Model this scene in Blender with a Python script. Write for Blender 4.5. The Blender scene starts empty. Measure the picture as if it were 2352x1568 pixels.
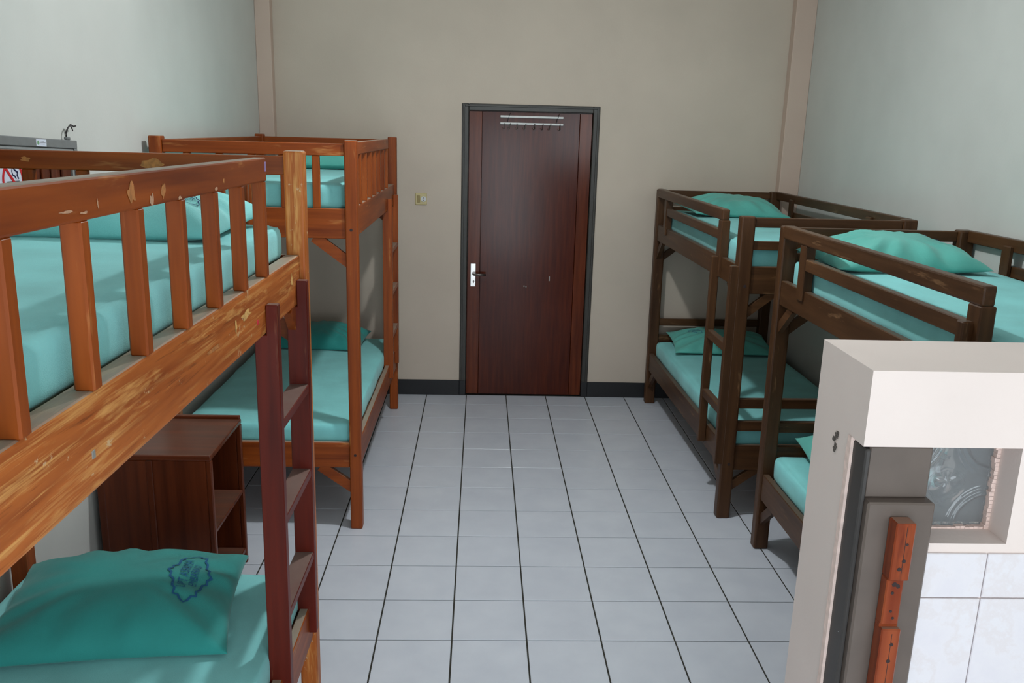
import bpy, bmesh, math, random
from mathutils import Vector, Matrix, noise

S = bpy.context.scene
COL = S.collection
random.seed(7)

# ------------------------------------------------------------------ camera
CAM_F, PITCH, YAW, ROLL = 2000.45, -0.246146, 0.0390738, 0.0263351
CAM_LOC = Vector((0.38854, -6.09138, 2.01192))
fw = Vector((math.sin(YAW) * math.cos(PITCH), math.cos(YAW) * math.cos(PITCH), math.sin(PITCH)))
rt = Vector((math.cos(YAW), -math.sin(YAW), 0))
up = rt.cross(fw)
r2 = math.cos(ROLL) * rt + math.sin(ROLL) * up
u2 = -math.sin(ROLL) * rt + math.cos(ROLL) * up
cd = bpy.data.cameras.new('camera')
cam = bpy.data.objects.new('camera', cd)
COL.objects.link(cam)
m = Matrix((r2, u2, -fw)).transposed().to_4x4()
m.translation = CAM_LOC
cam.matrix_world = m
cd.sensor_fit = 'HORIZONTAL'
cd.sensor_width = 36.0
cd.lens = CAM_F / 2352 * 36.0
cd.clip_start = 0.02
S.camera = cam

# ------------------------------------------------------------------ view, world, lights
S.view_settings.view_transform = 'Standard'
S.view_settings.look = 'None'
S.view_settings.gamma = 1.0
S.view_settings.use_curve_mapping = False
S.view_settings.exposure = 0.0
W = bpy.data.worlds.new('world')
S.world = W
W.use_nodes = True
W.node_tree.nodes['Background'].inputs[0].default_value = (0.75, 0.88, 1.0, 1)
W.node_tree.nodes['Background'].inputs[1].default_value = 1.0

try:      # light transport limits that keep the frame quick
    S.cycles.max_bounces = 8
    S.cycles.diffuse_bounces = 4
    S.cycles.glossy_bounces = 3
    S.cycles.transmission_bounces = 8
    S.cycles.caustics_reflective = False
    S.cycles.caustics_refractive = False
    S.cycles.adaptive_threshold = 0.04
except AttributeError:
    pass

LAMP = Vector((0.60, -2.45, 3.22))
LAMP_W, LAMP_FILL_W = 24.0, 41.0
DOORWAY_W, WINDOW_L_W, WINDOW_R_W = 31.0, 17.0, 25.0
FRONT_Y = -7.2


def area(name, loc, sx, sy, watts, color, rot):
    l = bpy.data.lights.new(name, 'AREA')
    l.shape = 'RECTANGLE'
    l.size, l.size_y = sx, sy
    l.energy = watts
    l.color = color
    o = bpy.data.objects.new(name, l)
    o.location = loc
    o.rotation_euler = rot
    COL.objects.link(o)
    return o


DAY = (0.86, 0.95, 1.0)
# daylight coming in through the doorway and the two windows of the wall behind the camera
area('daylight_doorway', (0.75, FRONT_Y - 0.02, 1.05), 0.86, 2.05, DOORWAY_W, DAY, (math.pi / 2, 0, 0))
area('daylight_window', (-0.45, FRONT_Y - 0.02, 1.75), 1.1, 1.2, WINDOW_L_W, DAY, (math.pi / 2, 0, 0))
area('daylight_window', (1.95, FRONT_Y - 0.02, 1.75), 1.1, 1.2, WINDOW_R_W, DAY, (math.pi / 2, 0, 0))

# ------------------------------------------------------------------ node helpers


def new_mat(name):
    mt = bpy.data.materials.new(name)
    mt.use_nodes = True
    nt = mt.node_tree
    b = nt.nodes['Principled BSDF']
    return mt, nt, b


def rgba(c):
    return (c[0], c[1], c[2], 1.0)


def srgb(r, g, b):
    f = lambda v: (v / 255 / 12.92) if v / 255 <= 0.04045 else ((v / 255 + 0.055) / 1.055) ** 2.4
    return (f(r), f(g), f(b))


def n_noise(nt, vec, scale, detail=3, rough=0.5):
    n = nt.nodes.new('ShaderNodeTexNoise')
    n.inputs['Scale'].default_value = scale
    n.inputs['Detail'].default_value = detail
    n.inputs['Roughness'].default_value = rough
    if vec is not None:
        nt.links.new(vec, n.inputs['Vector'])
    return n.outputs['Fac']


def n_ramp(nt, fac, stops):
    r = nt.nodes.new('ShaderNodeValToRGB')
    e = r.color_ramp.elements
    while len(e) < len(stops):
        e.new(0.5)
    for i, (p, c) in enumerate(stops):
        e[i].position = p
        e[i].color = rgba(c) if not isinstance(c, (int, float)) else (c, c, c, 1)
    nt.links.new(fac, r.inputs['Fac'])
    return r.outputs['Color']


def n_mix(nt, fac, a, b):
    x = nt.nodes.new('ShaderNodeMix')
    x.data_type = 'RGBA'
    for i, v in ((0, fac), (6, a), (7, b)):
        if isinstance(v, (int, float)):
            x.inputs[i].default_value = v
        elif isinstance(v, tuple):
            x.inputs[i].default_value = rgba(v)
        else:
            nt.links.new(v, x.inputs[i])
    return x.outputs[2]


def n_math(nt, op, a, b=0.0):
    x = nt.nodes.new('ShaderNodeMath')
    x.operation = op
    for i, v in ((0, a), (1, b)):
        if isinstance(v, (int, float)):
            x.inputs[i].default_value = v
        else:
            nt.links.new(v, x.inputs[i])
    return x.outputs[0]


def n_obj(nt, scale=(1, 1, 1), rand=True):
    tc = nt.nodes.new('ShaderNodeTexCoord')
    out = tc.outputs['Object']
    if rand:
        oi = nt.nodes.new('ShaderNodeObjectInfo')
        k = n_math(nt, 'MULTIPLY', oi.outputs['Random'], 37.0)
        va = nt.nodes.new('ShaderNodeVectorMath')
        va.operation = 'ADD'
        nt.links.new(out, va.inputs[0])
        nt.links.new(k, va.inputs[1])
        out = va.outputs[0]
    mp = nt.nodes.new('ShaderNodeMapping')
    mp.inputs['Scale'].default_value = scale
    nt.links.new(out, mp.inputs['Vector'])
    return mp.outputs['Vector']


def n_bump(nt, b, h, strength=0.2, dist=0.002):
    x = nt.nodes.new('ShaderNodeBump')
    x.inputs['Strength'].default_value = strength
    x.inputs['Distance'].default_value = dist
    nt.links.new(h, x.inputs['Height'])
    nt.links.new(x.outputs['Normal'], b.inputs['Normal'])


def flat(name, c, rough=0.6, metal=0.0, var=0.06, scale=30):
    mt, nt, b = new_mat(name)
    v = n_obj(nt)
    f = n_noise(nt, v, scale)
    d = tuple(x * (1 - var) for x in c)
    l = tuple(min(1, x * (1 + var)) for x in c)
    nt.links.new(n_ramp(nt, f, [(0.3, d), (0.7, l)]), b.inputs['Base Color'])
    b.inputs['Roughness'].default_value = rough
    b.inputs['Metallic'].default_value = metal
    return mt


def paint(name, c, rough=0.75, mott=0.05, bump=0.15):
    mt, nt, b = new_mat(name)
    tc = nt.nodes.new('ShaderNodeTexCoord')
    f = n_noise(nt, tc.outputs['Object'], 1.6, 3, 0.6)
    d = tuple(x * (1 - mott) for x in c)
    l = tuple(min(1, x * (1 + mott)) for x in c)
    nt.links.new(n_ramp(nt, f, [(0.3, d), (0.7, l)]), b.inputs['Base Color'])
    b.inputs['Roughness'].default_value = rough
    n_bump(nt, b, n_noise(nt, tc.outputs['Object'], 90, 1), bump, 0.002)
    return mt


def wood_set(name, dark, light, wear=None, wear_amt=0.0, rough=0.45, dust=0.0, dustc=(0.30, 0.27, 0.22), grain=26, spec=0.28, scratch=0.0):
    """three materials, grain along x, y or z"""
    out = {}
    for ax in 'xyz':
        mt, nt, b = new_mat(name + '_grain_' + ax)
        sc = [grain, grain, grain]
        sc['xyz'.index(ax)] = grain * 0.06
        v = n_obj(nt, tuple(sc))
        f = n_noise(nt, v, 1.0, 3, 0.62)
        col = n_ramp(nt, f, [(0.28, dark), (0.72, light)])
        # slower tone drift along a board
        v2 = n_obj(nt, tuple(3.0 if a != ax else 1.2 for a in 'xyz'))
        f2 = n_noise(nt, v2, 1.0, 2)
        col = n_mix(nt, n_math(nt, 'MULTIPLY', f2, 0.55), col, tuple(x * 0.55 for x in dark))
        if wear_amt > 0:
            sc3 = [22, 22, 22]
            sc3['xyz'.index(ax)] = 3.0
            v3 = n_obj(nt, tuple(sc3))
            f3 = n_noise(nt, v3, 1.0, 4, 0.72)
            mask = n_ramp(nt, f3, [(0.64 - wear_amt, 0.0), (0.80 - wear_amt, 0.85)])
            col = n_mix(nt, mask, col, wear)
        if scratch > 0:
            sc4 = [95, 95, 95]
            sc4['xyz'.index(ax)] = 3.2
            f4 = n_noise(nt, n_obj(nt, tuple(sc4)), 1.0, 4, 0.7)
            big = n_noise(nt, n_obj(nt, (4, 2.2, 4)), 1.0, 3)
            pale = n_math(nt, 'MULTIPLY', n_ramp(nt, f4, [(0.50, 0.0), (0.66, 1.0)]), n_ramp(nt, big, [(0.36, 0.05), (0.60, 1.0)]))
            col = n_mix(nt, n_math(nt, 'MULTIPLY', pale, scratch), col, wear)
            dk = n_ramp(nt, f4, [(0.30, 1.0), (0.38, 0.0)])
            col = n_mix(nt, n_math(nt, 'MULTIPLY', dk, scratch * 0.8), col, tuple(x * 0.4 for x in dark))
            chip = n_ramp(nt, n_noise(nt, n_obj(nt, (26, 19, 26)), 1.0, 5, 0.75), [(0.64, 0.0), (0.67, 1.0)])
            col = n_mix(nt, n_math(nt, 'MULTIPLY', chip, scratch), col, (0.62, 0.43, 0.24))
        if dust > 0:
            ge = nt.nodes.new('ShaderNodeNewGeometry')
            sx = nt.nodes.new('ShaderNodeSeparateXYZ')
            nt.links.new(ge.outputs['Normal'], sx.inputs[0])
            upm = n_ramp(nt, sx.outputs['Z'], [(0.75, 0.0), (0.95, 1.0)])
            fd = n_noise(nt, n_obj(nt, (9, 9, 9)), 1.0, 4)
            k = n_math(nt, 'MULTIPLY', upm, n_math(nt, 'MULTIPLY', n_math(nt, 'ADD', fd, 0.45), dust))
            col = n_mix(nt, k, col, dustc)
        nt.links.new(col, b.inputs['Base Color'])
        b.inputs['Roughness'].default_value = rough
        b.inputs['Specular IOR Level'].default_value = spec
        out[ax] = mt
    return out


def cloth(name, c, mott=0.10):
    mt, nt, b = new_mat(name)
    v = n_obj(nt)
    f = n_noise(nt, v, 5, 4)
    d = tuple(x * (1 - mott) for x in c)
    l = tuple(min(1, x * (1 + mott)) for x in c)
    nt.links.new(n_ramp(nt, f, [(0.3, d), (0.7, l)]), b.inputs['Base Color'])
    b.inputs['Roughness'].default_value = 0.85
    b.inputs['Sheen Weight'].default_value = 0.15
    h = n_math(nt, 'ADD', n_math(nt, 'MULTIPLY', n_noise(nt, v, 9, 3, 0.6), 6.0), n_noise(nt, v, 500, 0))
    n_bump(nt, b, h, 0.18, 0.004)
    return mt


# ------------------------------------------------------------------ materials
M = {}
M['wall_cream'] = paint('cream_wall_paint', (0.575, 0.485, 0.40))
M['wall_side'] = paint('pale_wall_paint', (0.60, 0.60, 0.565))
M['wall_peach'] = paint('peach_pillar_paint', (0.60, 0.455, 0.375))
M['ceiling'] = paint('white_ceiling_paint', (0.84, 0.83, 0.80))
M['partition'] = paint('pinkish_white_partition_paint', (0.77, 0.65, 0.60), 0.6, 0.06)
M['plinth'] = flat('black_plinth_paint', (0.009, 0.009, 0.011), 0.5)
M['grout'] = flat('dark_grout', (0.030, 0.027, 0.020), 0.9, 0, 0.4, 40)
mt, nt, b = new_mat('pale_floor_tile')
tcv = n_obj(nt)
f = n_noise(nt, tcv, 7, 4)
oi = nt.nodes.new('ShaderNodeObjectInfo')
c1 = n_ramp(nt, f, [(0.3, (0.56, 0.58, 0.645)), (0.7, (0.62, 0.64, 0.70))])
c1 = n_mix(nt, n_math(nt, 'MULTIPLY', oi.outputs['Random'], 0.16), c1, (0.52, 0.54, 0.60))
nt.links.new(c1, b.inputs['Base Color'])
b.inputs['Roughness'].default_value = 0.30
b.inputs['Specular IOR Level'].default_value = 0.42
M['tile'] = mt
ORANGE = wood_set('worn_orange_wood', srgb(116, 47, 10), srgb(176, 86, 26), srgb(196, 132, 74), 0.035, 0.42, 0.75, (0.34, 0.31, 0.25))
ORANGE_WORN = wood_set('heavily_scuffed_orange_wood', srgb(150, 70, 20), srgb(212, 120, 52), srgb(228, 170, 98), 0.06, 0.45, 0.75, (0.34, 0.31, 0.25), scratch=0.75)
REDWOOD = wood_set('red_brown_ladder_wood', srgb(78, 18, 8), srgb(116, 34, 16), srgb(130, 82, 58), 0.02, 0.42, 0.55, (0.26, 0.21, 0.18))
BROWN = wood_set('dark_brown_wood', srgb(62, 37, 19), srgb(98, 65, 39), srgb(150, 112, 78), 0.02, 0.42, 0.35, (0.17, 0.13, 0.10))
CABWOOD = wood_set('dark_cabinet_wood', srgb(76, 30, 12), srgb(118, 54, 25), None, 0, 0.30, 0.15)
DOORWOOD = wood_set('reddish_door_veneer', srgb(64, 20, 8), srgb(96, 38, 18), None, 0, 0.18, 0.0, grain=40, spec=0.22)
STILEWOOD = wood_set('door_edge_wood', srgb(80, 31, 14), srgb(120, 57, 30), None, 0, 0.18, 0.0, grain=40, spec=0.22)
BATTEN = wood_set('varnished_orange_batten', srgb(120, 46, 22), srgb(174, 88, 50), srgb(84, 34, 24), 0.05, 0.3, 0.5, (0.30, 0.24, 0.18))
M['frame_paint'] = flat('dark_grey_frame_paint', srgb(52, 49, 44), 0.4, 0, 0.12, 18)
M['jamb_paint'] = flat('grey_brown_jamb_paint', srgb(98, 86, 79), 0.4, 0, 0.08, 12)
M['jamb_dark'] = flat('dark_grey_jamb_side', srgb(58, 54, 52), 0.45, 0, 0.08, 12)  # darker grey for the side strip of the jamb
M['aqua'] = cloth('aqua_bed_sheet', (0.225, 0.62, 0.615))
M['aqua_pillow'] = cloth('aqua_pillowcase', (0.215, 0.60, 0.58))
M['teal_pillow'] = cloth('deep_teal_pillowcase', srgb(36, 136, 130))
M['mid_pillow'] = cloth('turquoise_pillowcase', srgb(92, 176, 164))
M['print_navy'] = flat('navy_print', srgb(28, 52, 96), 0.85)
M['print_blue'] = flat('blue_print', srgb(20, 84, 128), 0.85)
M['white_plastic'] = flat('white_plastic', srgb(214, 214, 212), 0.4)
M['beige_plastic'] = flat('beige_plastic', srgb(196, 180, 132), 0.4)
M['beige_dark'] = flat('yellowed_plastic', srgb(150, 132, 84), 0.45)
M['steel'] = flat('brushed_steel', (0.78, 0.75, 0.73), 0.25, 1.0, 0.04)
M['steel_dark'] = flat('dark_steel', (0.20, 0.18, 0.17), 0.35, 1.0, 0.1)
M['alu'] = flat('grey_aluminium', srgb(128, 130, 130), 0.5, 0.15, 0.06)
M['alu_light'] = flat('light_grey_aluminium', srgb(160, 163, 163), 0.5, 0.15, 0.06)
M['panel_brown'] = wood_set('brown_notice_panel', srgb(84, 40, 26), srgb(128, 68, 46), None, 0, 0.5)
M['wire'] = flat('dark_wire', srgb(52, 46, 46), 0.6)
M['sign_white'] = flat('white_sign_print', srgb(222, 226, 240), 0.5, 0, 0.02)
M['sign_red'] = flat('red_sign_print', srgb(206, 30, 40), 0.5, 0, 0.05)
M['sign_navy'] = flat('navy_sign_print', srgb(30, 34, 90), 0.5, 0, 0.05)
M['sign_grey'] = flat('grey_sign_print', srgb(96, 98, 104), 0.5, 0, 0.05)
M['sign_green'] = flat('green_sign_print', srgb(120, 160, 120), 0.5, 0, 0.05)
M['scuff'] = flat('dark_scuff', srgb(92, 84, 78), 0.9, 0, 0.3, 150)
M['pale_edge'] = flat('chipped_plaster_edge', srgb(232, 206, 196), 0.8, 0, 0.12, 60)
M['hole'] = flat('dark_screw_hole', srgb(44, 30, 30), 0.8)
M['putty'] = flat('grey_screw_head', srgb(150, 148, 142), 0.5, 0.3)
M['red_sticker'] = flat('red_sticker', srgb(196, 40, 52), 0.6)
M['lilac'] = flat('lilac_crayon', srgb(140, 112, 152), 0.8)
M['sofit'] = flat('bed_base_plywood', srgb(118, 92, 66), 0.8, 0, 0.15, 14)
# ceramic partition tile
mt, nt, b = new_mat('marbled_wall_tile')
v = n_obj(nt, (1, 1, 1))
ff = n_noise(nt, v, 9, 6, 0.65)
c1 = n_ramp(nt, ff, [(0.35, (0.72, 0.675, 0.71)), (0.5, (0.75, 0.705, 0.73)), (0.56, (0.72, 0.66, 0.67)), (0.62, (0.75, 0.71, 0.735))])
nt.links.new(c1, b.inputs['Base Color'])
b.inputs['Roughness'].default_value = 0.22
M['wall_tile'] = mt
# glass block
mt, nt, b = new_mat('clear_block_glass')
b.inputs['Base Color'].default_value = (0.86, 0.89, 0.91, 1)
b.inputs['Roughness'].default_value = 0.03
b.inputs['Transmission Weight'].default_value = 0.80
b.inputs['IOR'].default_value = 1.47
M['glass'] = mt
mt, nt, b = new_mat('lamp_glow')
b.inputs['Emission Color'].default_value = (0.9, 0.97, 1, 1)
b.inputs['Emission Strength'].default_value = 12.0
M['glow'] = mt

# ------------------------------------------------------------------ object helpers


def link(name, bm, mat, parent=None, loc=None, smooth=False):
    me = bpy.data.meshes.new(name)
    bm.normal_update()
    bm.to_mesh(me)
    bm.free()
    if smooth:
        for p in me.polygons:
            p.use_smooth = True
    me.materials.append(mat)
    o = bpy.data.objects.new(name, me)
    COL.objects.link(o)
    if loc is not None:
        o.location = loc
    if parent is not None:
        o.parent = parent
    return o


def thing(name, label, cat, loc=(0, 0, 0), rotz=0.0, group=None):
    o = bpy.data.objects.new(name, None)
    o.empty_display_size = 0.1
    COL.objects.link(o)
    o.location = loc
    o.rotation_euler = (0, 0, rotz)
    return tag(o, label, cat, group)


def tag(o, label, cat, group=None):
    o['label'] = label
    o['category'] = cat
    if group:
        o['group'] = group
    return o


def struct(o, label=None):
    o['kind'] = 'structure'
    if label:
        o['label'] = label
    return o


def add_box(bm, x0, x1, y0, y1, z0, z1, bev=0.0, seg=1):
    vs = [bm.verts.new((x, y, z)) for x in (x0, x1) for y in (y0, y1) for z in (z0, z1)]
    fs = []
    for q in ((0, 1, 3, 2), (4, 6, 7, 5), (0, 4, 5, 1), (2, 3, 7, 6), (0, 2, 6, 4), (1, 5, 7, 3)):
        fs.append(bm.faces.new([vs[i] for i in q]))
    if bev > 0:
        es = list({e for f_ in fs for e in f_.edges})
        bmesh.ops.bevel(bm, geom=es, offset=bev, segments=seg, affect='EDGES', profile=0.5)
    return vs


def box(name, x0, x1, y0, y1, z0, z1, mat, parent=None, bev=0.003, seg=1, label=None, extra=None):
    """a bevelled board; its mesh is centred on the object so that the grain follows it"""
    x0, x1 = min(x0, x1), max(x0, x1)
    c = Vector(((x0 + x1) / 2, (y0 + y1) / 2, (z0 + z1) / 2))
    h = Vector(((x1 - x0) / 2, (y1 - y0) / 2, (z1 - z0) / 2))
    bm = bmesh.new()
    add_box(bm, -h.x, h.x, -h.y, h.y, -h.z, h.z, min(bev, min(h) * 0.6), seg)
    if isinstance(mat, dict):
        mat = mat['xyz'[max(range(3), key=lambda i: h[i])]]
    o = link(name, bm, mat, parent, c)
    if label:
        o['label'] = label
    return o


def quadprism(name, pts, axis, a0, a1, mat, parent, mirror=None):
    """polygon pts in the two other axes, extruded along axis from a0 to a1"""
    bm = bmesh.new()

    def P(p, a):
        if axis == 'y':
            return (p[0], a, p[1])
        if axis == 'x':
            return (a, p[0], p[1])
        return (p[0], p[1], a)
    lo = [bm.verts.new(P(p, a0)) for p in pts]
    hi = [bm.verts.new(P(p, a1)) for p in pts]
    n = len(pts)
    bm.faces.new(lo)
    bm.faces.new(hi[::-1])
    for i in range(n):
        bm.faces.new([lo[i], hi[i], hi[(i + 1) % n], lo[(i + 1) % n]])
    bmesh.ops.recalc_face_normals(bm, faces=bm.faces)
    return link(name, bm, mat, parent)


def tube(bm, pts, r, n=8):
    rings = []
    pts = [Vector(p) for p in pts]
    for i, p in enumerate(pts):
        d = (pts[min(i + 1, len(pts) - 1)] - pts[max(i - 1, 0)]).normalized()
        a = d.cross(Vector((0, 0, 1)))
        if a.length < 0.01:
            a = d.cross(Vector((1, 0, 0)))
        a.normalize()
        c = d.cross(a)
        rings.append([bm.verts.new(p + r * (math.cos(2 * math.pi * k / n) * a + math.sin(2 * math.pi * k / n) * c)) for k in range(n)])
    for i in range(len(rings) - 1):
        for k in range(n):
            bm.faces.new([rings[i][k], rings[i][(k + 1) % n], rings[i + 1][(k + 1) % n], rings[i + 1][k]])
    bm.faces.new(rings[0][::-1])
    bm.faces.new(rings[-1])
    bmesh.ops.recalc_face_normals(bm, faces=bm.faces)


# ------------------------------------------------------------------ the room
XL, XR, YB, ZC = -1.15, 2.655, 0.225, 3.32
PD = 0.08          # depth of the corner pillars
PLX, PRX = -1.048, 2.512

# floor: grout bed and tiles of 30 cm
bm = bmesh.new()
add_box(bm, XL - 0.1, XR + 0.1, FRONT_Y - 0.1, YB + 0.1, -0.08, -0.0035)
floor = struct(link('floor', bm, M['grout']), 'pale grey ceramic tile floor with dark joints')
T = 0.30
tile_cache = {}


def tile_mesh(w, l):
    k = (round(w, 3), round(l, 3))
    if k not in tile_cache:
        bm_ = bmesh.new()
        add_box(bm_, -w / 2, w / 2, -l / 2, l / 2, -0.006, 0.0, 0.0012)
        me = bpy.data.meshes.new('floor_tile')
        bm_.normal_update()
        bm_.to_mesh(me)
        bm_.free()
        me.materials.append(M['tile'])
        tile_cache[k] = me
    return tile_cache[k]


i0, i1 = math.floor(XL / T), math.ceil(XR / T)
j = -1
count = 0
while True:
    ya, yb = -(j + 1) * T, min(-j * T, YB)
    if count >= 288 or yb < FRONT_Y + 0.02:
        break
    ya = max(ya, FRONT_Y)
    for i in range(i0, i1):
        xa, xb = max(i * T, XL), min((i + 1) * T, XR)
        if xb - xa < 0.02:
            continue
        o = bpy.data.objects.new('floor_tile', tile_mesh(xb - xa - 0.0065, yb - ya - 0.0048))
        o.location = ((xa + xb) / 2, (ya + yb) / 2, 0.0)
        o.parent = floor
        COL.objects.link(o)
        count += 1
    j += 1
YT = -j * T
if YT > FRONT_Y + 0.05:   # the last rows behind the camera, joined
    bm = bmesh.new()
    while -(j) * T > FRONT_Y + 0.02:
        ya, yb = max(-(j + 1) * T, FRONT_Y), -j * T
        for i in range(i0, i1):
            xa, xb = max(i * T, XL), min((i + 1) * T, XR)
            if xb - xa > 0.02:
                add_box(bm, xa + 0.002, xb - 0.002, ya + 0.002, yb - 0.002, -0.006, 0)
        j += 1
    o = link('floor_tiles', bm, M['tile'], floor)
    o['kind'] = 'stuff'

# door opening in the back wall
DX0, DX1, DZ = 0.244, 1.214, 2.135
bm = bmesh.new()
add_box(bm, XL - 0.1, DX0, YB, YB + 0.14, -0.05, ZC)
add_box(bm, DX1, XR + 0.1, YB, YB + 0.14, -0.05, ZC)
add_box(bm, DX0, DX1, YB, YB + 0.14, DZ, ZC)
struct(link('wall_back', bm, M['wall_cream']), 'cream painted back wall around the brown door')
for nm, xa, xb in (('wall_left', XL - 0.14, XL), ('wall_right', XR, XR + 0.14)):
    bm = bmesh.new()
    add_box(bm, xa, xb, FRONT_Y - 0.1, YB, -0.05, ZC)
    struct(link(nm, bm, M['wall_side']), 'pale painted side wall behind the ' + ('orange' if nm == 'wall_left' else 'dark brown') + ' bunk beds')
# wall behind the camera with a doorway and two windows
bm = bmesh.new()
for xa, xb, za, zb in ((XL, -1.0, 0, ZC), (-1.0, 0.1, 0, 1.15), (-1.0, 0.1, 2.35, ZC), (0.1, 0.3, 0, ZC), (0.3, 1.2, 2.12, ZC),
                       (1.2, 1.4, 0, ZC), (1.4, 2.5, 0, 1.15), (1.4, 2.5, 2.35, ZC), (2.5, XR, 0, ZC)):
    add_box(bm, xa, xb, FRONT_Y - 0.14, FRONT_Y, za - (0.05 if za == 0 else 0), zb)
struct(link('wall_front', bm, M['wall_side']), 'pale wall with the entrance and windows behind the viewer')
bm = bmesh.new()
add_box(bm, XL - 0.14, XR + 0.14, FRONT_Y - 0.14, YB + 0.14, ZC, ZC + 0.1)
struct(link('ceiling', bm, M['ceiling']), 'white ceiling')
# pillars in the two far corners
bm = bmesh.new()
add_box(bm, XL, PLX, YB - PD, YB, 0, ZC, 0.004)
struct(link('trim_1', bm, M['wall_peach']), 'peach painted corner pillar behind the orange bunk bed')
bm = bmesh.new()
add_box(bm, PRX, XR, YB - PD, YB, 0, ZC, 0.004)
struct(link('trim_2', bm, M['wall_peach']), 'peach painted corner pillar behind the dark brown bunk bed')
bm = bmesh.new()
add_box(bm, XR - 0.05, XR, FRONT_Y, YB - PD, 2.90, ZC, 0.004)
struct(link('trim_3', bm, M['wall_peach']), 'beam running along the top of the right wall')
# black plinths
for nm, bx in (('baseboard_back', ((PLX, DX0), (DX1, PRX))),):
    bm = bmesh.new()
    for xa, xb in bx:
        add_box(bm, xa, xb, YB - 0.008, YB, 0, 0.118, 0.002)
    struct(link(nm, bm, M['plinth']), 'black painted plinth along the back wall')
bm = bmesh.new()
add_box(bm, XL, XL + 0.008, -4.6, YB - PD, 0, 0.118)
struct(link('baseboard_left', bm, M['plinth']), 'black painted plinth along the left wall')
bm = bmesh.new()
add_box(bm, XR - 0.008, XR, -4.2, YB - PD, 0, 0.118)
struct(link('baseboard_right', bm, M['plinth']), 'black painted plinth along the right wall')

# ------------------------------------------------------------------ the door
door = bpy.data.objects.new('door_1', None)
COL.objects.link(door)
door.location = ((DX0 + DX1) / 2, YB, 0)
struct(door, 'brown veneered door in a dark grey frame')
door['category'] = 'door'


def dbox(name, x0, x1, y0, y1, z0, z1, mat, parent=None, **k):
    p = parent or door
    o = box(name, x0, x1, y0, y1, z0, z1, mat, None, **k)
    o.location = o.location - door.location
    o.parent = p
    return o


FWD = 0.047
for xa, xb in ((DX0, DX0 + FWD), (DX1 - FWD, DX1)):
    dbox('door_jamb', xa, xb, YB - 0.012, YB + 0.11, 0.118, DZ, M['frame_paint'], bev=0.004)
    dbox('jamb_foot', xa, xb, YB - 0.012, YB + 0.11, 0, 0.118, M['plinth'], bev=0.003)
dbox('door_head', DX0 + FWD, DX1 - FWD, YB - 0.012, YB + 0.11, DZ - FWD, DZ, M['frame_paint'], bev=0.004)
for xa, xb, za, zb in ((DX0 + 0.008, DX0 + 0.020, 0.118, DZ - 0.008), (DX1 - 0.020, DX1 - 0.008, 0.118, DZ - 0.008), (DX0 + 0.02, DX1 - 0.02, DZ - 0.020, DZ - 0.008)):
    dbox('frame_bead', xa, xb, YB - 0.018, YB - 0.010, za, zb, M['frame_paint'], bev=0.002)
lx0, lx1, lz = DX0 + FWD + 0.004, DX1 - FWD - 0.004, DZ - FWD - 0.004
LY = YB + 0.012
dbox('door_panel', lx0 + 0.092, lx1 - 0.088, LY, LY + 0.04, 0.008, lz, DOORWOOD, bev=0.002)
dbox('door_stile', lx0, lx0 + 0.0895, LY - 0.0015, LY + 0.04, 0.008, lz, STILEWOOD, bev=0.002)
dbox('door_stile', lx1 - 0.0855, lx1, LY - 0.0015, LY + 0.04, 0.008, lz, STILEWOOD, bev=0.002)
dbox('door_leak_blocker', DX0 + 0.01, DX1 - 0.01, LY + 0.041, LY + 0.06, 0.0, DZ - 0.01, DOORWOOD)  # added panel behind the leaf, blocks light leaking through its gaps
# lock plate with lever
hx, hz = lx0 + 0.042, 0.92
plate = dbox('handle_plate', hx - 0.019, hx + 0.019, LY - 0.006, LY, hz - 0.085, hz + 0.085, M['steel'], bev=0.002)
bm = bmesh.new()
tube(bm, [(0.002, -0.004, 0.012), (0.002, -0.05, 0.012), (0.012, -0.058, 0.012), (0.05, -0.056, 0.012), (0.092, -0.050, 0.010)], 0.008)
link('door_lever', bm, M['steel_dark'], plate, smooth=True)
bm = bmesh.new()
tube(bm, [(0.004, -0.0005, -0.046), (0.004, -0.006, -0.046)], 0.007)
tube(bm, [(0.004, -0.0005, -0.056), (0.004, -0.006, -0.056)], 0.004)
link('keyhole', bm, M['steel_dark'], plate)
for dx, dz_ in ((0.60, 0.885), (0.43, 0.835), (0.415, 0.838)):
    dbox('scuff', lx0 + dx, lx0 + dx + 0.008, LY - 0.001, LY + 0.0005, dz_, dz_ + (0.035 if dx > .5 else .010), M['putty'], bev=0.0003)

# coat rack at the top of the door
rack = thing('coat_rack', 'white double bar with hooks hanging at the top of the brown door', 'coat rack', (0.735, LY, 2.0))
for z in (2.052, 2.005):
    bm = bmesh.new()
    add_box(bm, -0.222, 0.222, -0.016, -0.006, -0.007, 0.007, 0.002)
    link('bar', bm, M['white_plastic'], rack, (0, 0, z - 2.0))
for x in (-0.165, 0.18):
    bm = bmesh.new()
    tube(bm, [(x - 0.012, -0.004, 0.0), (x - 0.004, -0.018, 0.03), (x + 0.008, -0.018, 0.065), (x + 0.012, -0.004, 0.075)], 0.0022, 6)
    link('tie', bm, M['wire'], rack)
for x in (-0.19, -0.15, -0.105, -0.04, 0.02, 0.08, 0.135, 0.20):
    bm = bmesh.new()
    t_ = random.uniform(-0.008, 0.008)
    tube(bm, [(x, -0.018, 0.006), (x + t_, -0.022, -0.012), (x + t_ * 1.5, -0.03, -0.030), (x + t_ - 0.008, -0.034, -0.034), (x + t_ - 0.014, -0.036, -0.024)], 0.003, 6)
    link('hook', bm, M['steel_dark'], rack, smooth=True)

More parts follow.
